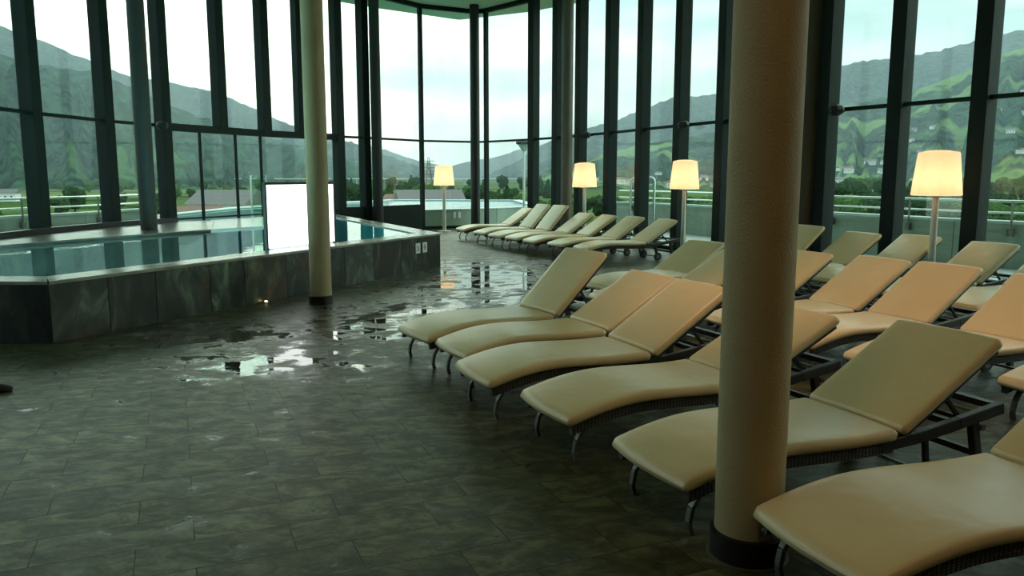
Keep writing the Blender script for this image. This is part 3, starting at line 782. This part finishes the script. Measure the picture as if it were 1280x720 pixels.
# ------------------------------------------------------------------ landscape
VZ = -14.0
def field_mat():
    m, nt, b = mat('valley_meadow'); L = nt.links.new
    tc = node(nt, 'ShaderNodeTexCoord'); mp = node(nt, 'ShaderNodeMapping'); mp.inputs['Scale'].default_value = (.006,.0045,.01)
    L(tc.outputs['Object'], mp.inputs['Vector'])
    v = node(nt, 'ShaderNodeTexVoronoi'); v.inputs['Scale'].default_value = 1; L(mp.outputs[0], v.inputs['Vector'])
    r = ramp(nt, [(.1, (.055,.10,.03)), (.45, (.11,.155,.045)), (.75, (.17,.20,.075)), (.95, (.06,.10,.035))]); L(v.outputs['Color'], r.inputs[0])
    n = node(nt, 'ShaderNodeTexNoise'); n.inputs['Scale'].default_value = .02; n.inputs['Detail'].default_value = 6; L(tc.outputs['Object'], n.inputs['Vector'])
    r2 = ramp(nt, [(.5, (1,1,1)), (.62, (.35,.42,.35))]); L(n.outputs['Fac'], r2.inputs[0])
    mx = node(nt, 'ShaderNodeMix', data_type='RGBA', blend_type='MULTIPLY'); mx.inputs[0].default_value = 1; L(r.outputs[0], mx.inputs[6]); L(r2.outputs[0], mx.inputs[7])
    L(mx.outputs[2], b.inputs['Base Color']); b.inputs['Roughness'].default_value = 1; b.inputs['Specular IOR Level'].default_value = 0
    return m
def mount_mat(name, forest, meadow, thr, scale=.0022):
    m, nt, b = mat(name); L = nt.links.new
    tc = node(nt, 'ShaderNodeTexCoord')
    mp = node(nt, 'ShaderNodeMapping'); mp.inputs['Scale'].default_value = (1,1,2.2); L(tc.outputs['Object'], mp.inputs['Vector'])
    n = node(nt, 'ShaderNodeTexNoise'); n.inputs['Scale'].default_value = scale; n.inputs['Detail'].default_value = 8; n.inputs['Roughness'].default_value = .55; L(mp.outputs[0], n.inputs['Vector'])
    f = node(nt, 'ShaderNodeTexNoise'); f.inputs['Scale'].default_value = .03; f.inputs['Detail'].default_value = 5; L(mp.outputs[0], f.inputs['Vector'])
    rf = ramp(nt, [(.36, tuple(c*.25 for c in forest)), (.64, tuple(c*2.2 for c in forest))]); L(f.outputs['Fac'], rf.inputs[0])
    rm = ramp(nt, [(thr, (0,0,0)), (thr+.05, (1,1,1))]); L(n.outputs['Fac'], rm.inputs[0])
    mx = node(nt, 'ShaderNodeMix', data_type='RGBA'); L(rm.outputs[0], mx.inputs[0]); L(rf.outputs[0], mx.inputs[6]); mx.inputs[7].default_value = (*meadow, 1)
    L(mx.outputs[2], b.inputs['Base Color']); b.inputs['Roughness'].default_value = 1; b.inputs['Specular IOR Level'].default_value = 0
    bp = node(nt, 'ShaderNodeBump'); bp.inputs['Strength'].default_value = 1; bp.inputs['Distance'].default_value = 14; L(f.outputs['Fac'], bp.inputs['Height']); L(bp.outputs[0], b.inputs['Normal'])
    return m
M['field'] = field_mat()
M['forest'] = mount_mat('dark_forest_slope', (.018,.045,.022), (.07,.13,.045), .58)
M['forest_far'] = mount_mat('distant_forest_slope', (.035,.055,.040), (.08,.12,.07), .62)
M['alp'] = mount_mat('meadow_and_forest_slope', (.022,.046,.024), (.15,.24,.08), .53, .0045)

pts = []; N = 48
mb = MB()
mb.faces([(9000*math.cos(2*PI*k/N), 9000*math.sin(2*PI*k/N), VZ) for k in range(N)], [tuple(range(N))])
o = mb.build('ground', M['field']); tag(o, 'flat green valley floor with fields', 'valley', kind='structure')

def mountain(name, ridge, r_foot, r_ridge, m, label, amp, seed, power=1.0, nt_=44):
    """ridge: photo points of the skyline; heightfield in polar rows from the foot to beyond the ridge"""
    pr = [bearing(u, v) for u, v in ridge]
    az = [math.atan(p[0]) for p in pr]; 
    el = [p[1]*math.cos(a) for p, a in zip(pr, az)]          # height per metre of radius
    def elv(a):
        if a <= az[0]: return el[0]
        for i in range(len(az)-1):
            if a <= az[i+1]:
                t = (a - az[i])/(az[i+1]-az[i]); return el[i]*(1-t) + el[i+1]*t
        return el[-1]
    a0, a1 = az[0], az[-1]; NA = max(40, int((a1-a0)/.0045))
    mb = MB(); grid = []
    for i in range(NA+1):
        a = a0 + (a1-a0)*i/NA; row = []
        e = elv(a) 
        for j in range(nt_+1):
            t = j/nt_ * 1.25
            rad = r_foot + (r_ridge - r_foot)*t
            H = EYE + e*r_ridge - VZ
            w = (min(t,1) ** power) if t <= 1 else 1 - (t-1)*2.2
            nz = mnoise.fractal(Vector((rad*math.sin(a)/900*1.3 + seed, rad*math.cos(a)/900*1.3, seed)), 1, 2.1, 6)
            rg = abs(mnoise.fractal(Vector((a*26 + seed*3, t*1.1, seed)), 1, 2.1, 4))
            env = math.sin(PI*min(1,t))
            h = H*w + amp*(nz*env - rg*1.4*env)*min(1, H/250)
            if .93 < t < 1.05: h += amp*.07*mnoise.fractal(Vector((a*220, seed, 0)), 1, 2, 4)
            row.append(mb.bm.verts.new((rad*math.sin(a), rad*math.cos(a), VZ - 3 + max(h, 0))))
        grid.append(row)
    for i in range(NA):
        for j in range(nt_): mb.bm.faces.new((grid[i][j], grid[i+1][j], grid[i+1][j+1], grid[i][j+1]))
    o = mb.build(name, m, smooth=True, ang=180); tag(o, label, 'mountain', kind='structure'); return o
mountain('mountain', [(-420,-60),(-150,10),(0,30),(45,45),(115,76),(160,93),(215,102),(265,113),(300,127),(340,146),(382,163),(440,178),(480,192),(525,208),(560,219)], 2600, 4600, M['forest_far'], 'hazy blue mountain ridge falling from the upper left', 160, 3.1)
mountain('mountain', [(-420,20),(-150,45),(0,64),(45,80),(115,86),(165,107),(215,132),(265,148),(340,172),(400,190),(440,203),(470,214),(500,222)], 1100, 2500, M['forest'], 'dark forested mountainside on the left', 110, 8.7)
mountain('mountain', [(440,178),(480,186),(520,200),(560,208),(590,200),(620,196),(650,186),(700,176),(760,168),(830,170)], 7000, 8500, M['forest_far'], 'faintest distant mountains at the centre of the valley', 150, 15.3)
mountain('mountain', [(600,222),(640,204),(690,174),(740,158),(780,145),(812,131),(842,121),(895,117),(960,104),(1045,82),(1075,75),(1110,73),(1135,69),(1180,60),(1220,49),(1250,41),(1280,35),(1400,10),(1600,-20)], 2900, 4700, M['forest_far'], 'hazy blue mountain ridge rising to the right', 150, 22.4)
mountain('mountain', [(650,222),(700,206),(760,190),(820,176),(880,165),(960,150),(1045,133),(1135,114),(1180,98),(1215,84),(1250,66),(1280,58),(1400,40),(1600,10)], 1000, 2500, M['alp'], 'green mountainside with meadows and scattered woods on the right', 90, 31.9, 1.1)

# haze over the valley
def haze_mat():
    m, nt, b = mat('valley_haze'); nt.nodes.remove(b)
    out = [n for n in nt.nodes if n.type == 'OUTPUT_MATERIAL'][0]
    v = node(nt, 'ShaderNodeVolumeScatter'); v.inputs['Color'].default_value = (.76,.90,1,1); v.inputs['Density'].default_value = .000125
    nt.links.new(v.outputs[0], out.inputs['Volume']); return m
o = MB().box((0, 6300, 790), (16000, 12000, 1620)).build('haze', haze_mat()); tag(o, 'thin bluish haze hanging over the valley and mountains', 'haze', kind='stuff')

# trees
def leaf_mat(name, c):
    return simple(name, c, 1, 0, .5, .6, spec=0)
M['leaf'] = leaf_mat('dark_tree_foliage', (.035,.06,.028)); M['leaf2'] = leaf_mat('bright_tree_foliage', (.07,.12,.04)); M['trunk'] = simple('bark', (.06,.045,.03), .9)
def crown(kind, seed, m):
    rnd = random.Random(seed); mb = MB()
    blobs = []
    if kind == 'round':
        for k in range(9): a = rnd.uniform(0, 2*PI); q_ = rnd.uniform(0,.28); blobs.append((q_*math.cos(a), q_*math.sin(a), rnd.uniform(.42,.82), rnd.uniform(.16,.25)))
    else:
        for k in range(9): t = k/8; blobs.append((rnd.uniform(-.03,.03), rnd.uniform(-.03,.03), .2 + .72*t, .20*(1-t)+.05))
    for x, y, z, r_ in blobs:
        ret = bmesh.ops.create_icosphere(mb.bm, subdivisions=3, radius=r_)
        for v in ret['verts']:
            nrm = v.co.normalized(); d = mnoise.fractal(nrm*3 + Vector((x*9, y*9, z*9+seed)), 1, 2, 3)
            v.co = v.co * (1 + .35*d) + Vector((x, y, z))
    return mb
def make_tree(kind, seed, m, name):
    e = empty(name)
    crown(kind, seed, m).build('crown', m, e)
    MB().tube([(0,0,0),(.01,0,.55)], [.035,.02], 8).build('trunk', M['trunk'], e)
    return e
protos = [make_tree('round', 1, M['leaf'], 'broadleaf_tree'), make_tree('round', 5, M['leaf2'], 'broadleaf_tree'), make_tree('cone', 9, M['leaf'], 'conifer_tree')]
km = kid_map()
used = set()
TREES = []; PLACED = [(-24.5,235,24), (-42,300,18), (-83,232,26), (-78,200,18), (-96,300,20)]
rt = random.Random(21)
def trow(u0, u1, n, vb, d, h, label, group, kinds_=(0,1)):
    for k in range(n):
        u = u0 + (u1-u0)*(k+.5)/n + rt.uniform(-.35,.35)*(u1-u0)/n
        best = None
        for q_ in range(40):
            dd = d*rt.uniform(.82,1.25); hh = h*rt.uniform(.75,1.15); kk = rt.choice(kinds_); x = bearing(u, 221)[0]*dd
            gap = min([math.hypot(x-X, dd-D) - .46*(hh + H_) for (X, D, H_) in PLACED] + [99])
            if best is None or gap > best[0]: best = (gap, dd, hh, kk, x)
            if gap > 0: break
        _, dd, hh, kk, x = best; PLACED.append((x, dd, hh))
        TREES.append((u, dd, hh, kk, label, group))
trow(-60, 55, 7, 0, 110, 9.5, 'bushy green tree beyond the left parapet', 'trees beyond the left parapet')
trow(-40, 240, 12, 0, 190, 8, 'low bushy tree between the left parapet and the meadows', 'bushes behind the left parapet')
trow(60, 215, 6, 0, 330, 11, 'dark field tree on the left meadows', 'trees on the left meadows', (0,0,2))
trow(0, 420, 16, 0, 900, 13, 'small tree of the far hedge row across the left fields', 'hedge row in the left fields')
trow(215, 330, 6, 0, 480, 9, 'tree of the hedge behind the grey roofed houses', 'hedge behind the houses')
trow(415, 650, 24, 0, 330, 12.5, 'tree of the dark belt beyond the outdoor pool', 'tree belt beyond outdoor pool', (0,0,1,2))
trow(415, 700, 14, 0, 640, 16, 'farther tree of the wood beyond the outdoor pool', 'wood beyond the outdoor pool', (0,2))
trow(640, 900, 18, 0, 260, 9, 'tree beyond the terrace between far lamps', 'trees beyond the centre terrace')
trow(1040, 1300, 22, 0, 210, 10.5, 'tree of the low belt beyond the right parapet', 'trees beyond the right parapet')
trow(1040, 1300, 30, 0, 640, 14, 'small tree of the far belt below the right mountainside', 'far belt below the right slope', (0,1,2))
trow(1040, 1300, 20, 0, 420, 13, 'tree at the foot of the right mountainside', 'trees at the right mountain foot', (0,0,2))
for (u, d, h, k, lab, g) in TREES:
    src = protos[k]
    o = src if k not in used else copy_tree(src, km)
    used.add(k)
    r = bearing(u, 221)[0]
    o.location = (r*d, d, VZ); s_ = h; o.scale = (s_*rt.uniform(.85,1.05), s_*rt.uniform(.85,1.05), s_); o.rotation_euler = (0,0,rt.uniform(0,6)); tag(o, lab, 'tree', g)

# houses
M['house'] = simple('white_house_render', (.75,.75,.70), .9); M['roof'] = simple('grey_roof', (.16,.14,.13), .8); M['roof_red'] = simple('brown_roof', (.20,.11,.08), .8); M['win'] = simple('dark_window', (.04,.05,.06), .3)
def make_house(name, w, d, h, m_roof):
    e = empty(name)
    MB().box((0,0,h/2),(w,d,h)).build('wall', M['house'], e)
    o_ = .6
    MB().faces([(-w/2-o_,-d/2-o_,h-.2),(w/2+o_,-d/2-o_,h-.2),(w/2+o_,d/2+o_,h-.2),(-w/2-o_,d/2+o_,h-.2),(-w/2-o_,0,h+d*.28),(w/2+o_,0,h+d*.28)],
               [(0,3,2,1),(0,1,5,4),(2,3,4,5),(0,4,3),(1,2,5)]).build('roof', m_roof, e)
    for k in range(3): MB().box((-w*.3+w*.3*k,-d/2-.02,h*.55),(1.0,.08,1.2)).build('window', M['win'], e)
    return e
hp = [make_house('house', 12, 9, 5.5, M['roof']), make_house('house', 10, 9, 6, M['roof_red'])]
km = kid_map(); hused = set()
HS = []
for (u, d, s_, rz, k, lab) in ((247,200,1.0,.5,1,'brown roofed building beyond the ledge end'), (285,232,1.5,-.25,0,'long grey roofed building beyond the pool opening'), (318,300,1.3,.2,0,'grey roofed house left of the white screen'),
                            (536,235,1.5,.3,0,'grey gabled house behind the outdoor pool'), (500,300,1.1,-.3,1,'brown roofed house left of the gabled house'), (8,520,1.0,.2,0,'white house at the left photo edge')):
    HS.append((u, d, VZ, s_, rz, k, lab, None))
rh = random.Random(4); HP = []
bpy.context.view_layer.update()
dg = bpy.context.evaluated_depsgraph_get()
alp = [o for o in bpy.data.objects if o.get('label','').startswith('green mountainside')][0]
from mathutils.bvhtree import BVHTree
bvh = BVHTree.FromObject(alp, dg)
for k in range(56):
    u = rh.choice([rh.uniform(1046,1112), rh.uniform(1040,1130), rh.uniform(1130,1290), rh.uniform(740,900)]); d = rh.uniform(1050,1700)
    r = bearing(u, 221)[0]; hit = bvh.ray_cast(Vector((r*d, d, 3000)), Vector((0,0,-1)))
    z = hit[0].z if hit[0] is not None else VZ
    if any(math.hypot(r*d-X, d-D) < 22 for X, D in HP): continue
    HP.append((r*d, d))
    HS.append((u, d, z-.5, rh.uniform(.8,1.3), rh.uniform(-.6,.6), rh.choice((0,1)), 'small white village house on the right mountainside', 'village houses on the right slope'))
for (u, d, z, s_, rz, k, lab, g) in HS:
    src = hp[k]; o = src if k not in hused else copy_tree(src, km); hused.add(k)
    r = bearing(u, 221)[0]; o.location = (r*d, d, z); o.scale = (s_,s_,s_); o.rotation_euler = (0,0,rz); tag(o, lab, 'house', g)
# viaduct on the left
e = empty('viaduct', (-1000,1500,VZ)); tag(e, 'long pale road viaduct crossing the left valley', 'viaduct')
MB().box((200,0,12.5),(1700,10,1.6), .12).build('deck', M['house'], e)
for k in range(24):
    x = -620 + 70*k; MB().box((200+x*math.cos(.12), x*math.sin(.12), 6),(3,6,12), .12).build('pier', M['parapet'], e)
# pylon
d = 420; r = bearing(536, 221)[0]
e = empty('power_pylon', (r*d, d, VZ)); tag(e, 'lattice power pylon above the trees left of the far lamp', 'pylon')
mb = MB(); Hh = 26
def leg_at(z): return 2.6*(1 - z/Hh) + .3
for sx in (-1,1):
    for sy in (-1,1): mb.bar((sx*leg_at(0), sy*leg_at(0), 0), (sx*.3, sy*.3, Hh), .22, .22)
zs = [0,4,8,12,15,18,21,24]
for a, b in zip(zs, zs[1:]):
    for sy in (-1,1):
        mb.bar((-leg_at(a), sy*leg_at(a), a), (leg_at(b), sy*leg_at(b), b), .12,.12); mb.bar((leg_at(a), sy*leg_at(a), a), (-leg_at(b), sy*leg_at(b), b), .12,.12)
mb.build('tower', M['leg_metal'], e)
for z, w in ((17,5.5),(20.5,4.2),(24,3)):
    MB().bar((-w,0,z),(w,0,z),.25,.3).build('cross_arm', M['leg_metal'], e)

# ------------------------------------------------------------------ interior lamps (ceiling downlights, out of view)
def downlight(x, y, tx, ty, energy, col, lab, size=50):
    e = empty('ceiling_spotlight', (x, y, ZR)); tag(e, lab, 'spotlight', 'ceiling spotlights')
    MB().lathe([(.09,0),(.09,-.16)], n=24, cap=False).build('housing', M['black'], e)
    MB().lathe([(.0,-.02),(.085,-.02)], n=24, cap=False).build('lens', M['shade'], e)
    L_ = bpy.data.lights.new('spot', 'SPOT'); L_.energy = energy; L_.color = col; L_.spot_size = math.radians(size); L_.spot_blend = .8; L_.shadow_soft_size = .35
    lo = bpy.data.objects.new('spot', L_); COL.objects.link(lo); lo.location = (0,0,-.2)
    d = Vector((tx - x, ty - y, .4 - (ZR-.2))); lo.rotation_euler = d.to_track_quat('-Z', 'Y').to_euler(); lo.parent = e
downlight(1.2, 4.2, 2.9, 7.0, 400, (1,.62,.44), 'ceiling spotlight above the foreground column', 42)
downlight(-1.0, .6, .6, 4.2, 75, (1,.70,.38), 'ceiling spotlight behind the viewer', 80)
downlight(3.8, .4, 1.6, 3.6, 62, (1,.70,.38), 'ceiling spotlight behind the viewer at the right wall', 80)

# ------------------------------------------------------------------ sky
w = bpy.data.worlds.new('overcast_sky'); bpy.context.scene.world = w; w.use_nodes = True
nt = w.node_tree; nt.nodes.clear(); L = nt.links.new
out = node(nt, 'ShaderNodeOutputWorld'); bg = node(nt, 'ShaderNodeBackground'); L(bg.outputs[0], out.inputs[0])
tc = node(nt, 'ShaderNodeTexCoord')
sep = node(nt, 'ShaderNodeSeparateXYZ'); L(tc.outputs['Generated'], sep.inputs[0])
mp = node(nt, 'ShaderNodeMapping'); mp.inputs['Scale'].default_value = (2.2,2.2,9); L(tc.outputs['Generated'], mp.inputs[0])
cn = node(nt, 'ShaderNodeTexNoise'); cn.inputs['Scale'].default_value = 1.8; cn.inputs['Detail'].default_value = 6; cn.inputs['Roughness'].default_value = .5; L(mp.outputs[0], cn.inputs['Vector'])
cr = ramp(nt, [(.36, (.20,.34,.385)), (.5, (.34,.485,.52)), (.64, (.50,.63,.65))]); L(cn.outputs['Fac'], cr.inputs[0])
# thin bright cloud round the veiled sun; other lobes add unseen fill light
def lobe(direction, p):
    d = Vector(direction).normalized()
    dt = node(nt, 'ShaderNodeVectorMath', operation='DOT_PRODUCT'); dt.inputs[1].default_value = d; L(tc.outputs['Generated'], dt.inputs[0])
    mx = node(nt, 'ShaderNodeMath', operation='MAXIMUM'); mx.inputs[1].default_value = 0; L(dt.outputs['Value'], mx.inputs[0])
    pw = node(nt, 'ShaderNodeMath', operation='POWER'); pw.inputs[1].default_value = p; L(mx.outputs[0], pw.inputs[0]); return pw.outputs[0]
s1 = lobe((-.38,.88,.26), 34); s2 = lobe((-.10,.80,.60), 9)
m1 = node(nt, 'ShaderNodeMath', operation='MULTIPLY'); m1.inputs[1].default_value = 3.6; L(s1, m1.inputs[0])
m2 = node(nt, 'ShaderNodeMath', operation='MULTIPLY_ADD'); m2.inputs[1].default_value = 2.0; L(s2, m2.inputs[0]); L(m1.outputs[0], m2.inputs[2])
s3 = lobe((.93,.12,.34), 5); s4 = lobe((-.95,.05,.30), 5)  # side sky out of view, brightened as added fill for the room
m4 = node(nt, 'ShaderNodeMath', operation='MULTIPLY_ADD'); m4.inputs[1].default_value = 1.7; L(s3, m4.inputs[0]); L(m2.outputs[0], m4.inputs[2])
m5 = node(nt, 'ShaderNodeMath', operation='MULTIPLY_ADD'); m5.inputs[1].default_value = .1; L(s4, m5.inputs[0]); L(m4.outputs[0], m5.inputs[2])
m3 = node(nt, 'ShaderNodeMath', operation='ADD'); m3.inputs[1].default_value = 1.0; L(m5.outputs[0], m3.inputs[0])
wl = node(nt, 'ShaderNodeVectorMath', operation='SCALE'); wl.inputs[0].default_value = (1.14,.98,.76); L(m5.outputs[0], wl.inputs['Scale'])
wa = node(nt, 'ShaderNodeVectorMath', operation='ADD'); wa.inputs[1].default_value = (1,1,1); L(wl.outputs[0], wa.inputs[0])
sc2 = node(nt, 'ShaderNodeVectorMath', operation='MULTIPLY'); L(cr.outputs[0], sc2.inputs[0]); L(wa.outputs[0], sc2.inputs[1])
L(sc2.outputs[0], bg.inputs[0]); bg.inputs[1].default_value = 1.75

# ------------------------------------------------------------------ camera and view
cam = bpy.data.cameras.new('camera'); co = bpy.data.objects.new('camera', cam); COL.objects.link(co)
co.location = (0,0,EYE); co.rotation_euler = (PI/2 - PITCH, 0, 0)
cam.sensor_width = 36; cam.lens = 36*FPX/1280; cam.clip_end = 30000; cam.clip_start = .05
sc = bpy.context.scene; sc.camera = co
sc.view_settings.view_transform = 'Standard'; sc.view_settings.look = 'None'; sc.view_settings.gamma = 1; sc.view_settings.exposure = .75
sc.view_settings.use_curve_mapping = False
sc.cycles.use_denoising = True
sc.cycles.max_bounces = 10; sc.cycles.diffuse_bounces = 5; sc.cycles.transparent_max_bounces = 16; sc.cycles.caustics_reflective = False
sc.cycles.sample_clamp_indirect = 6
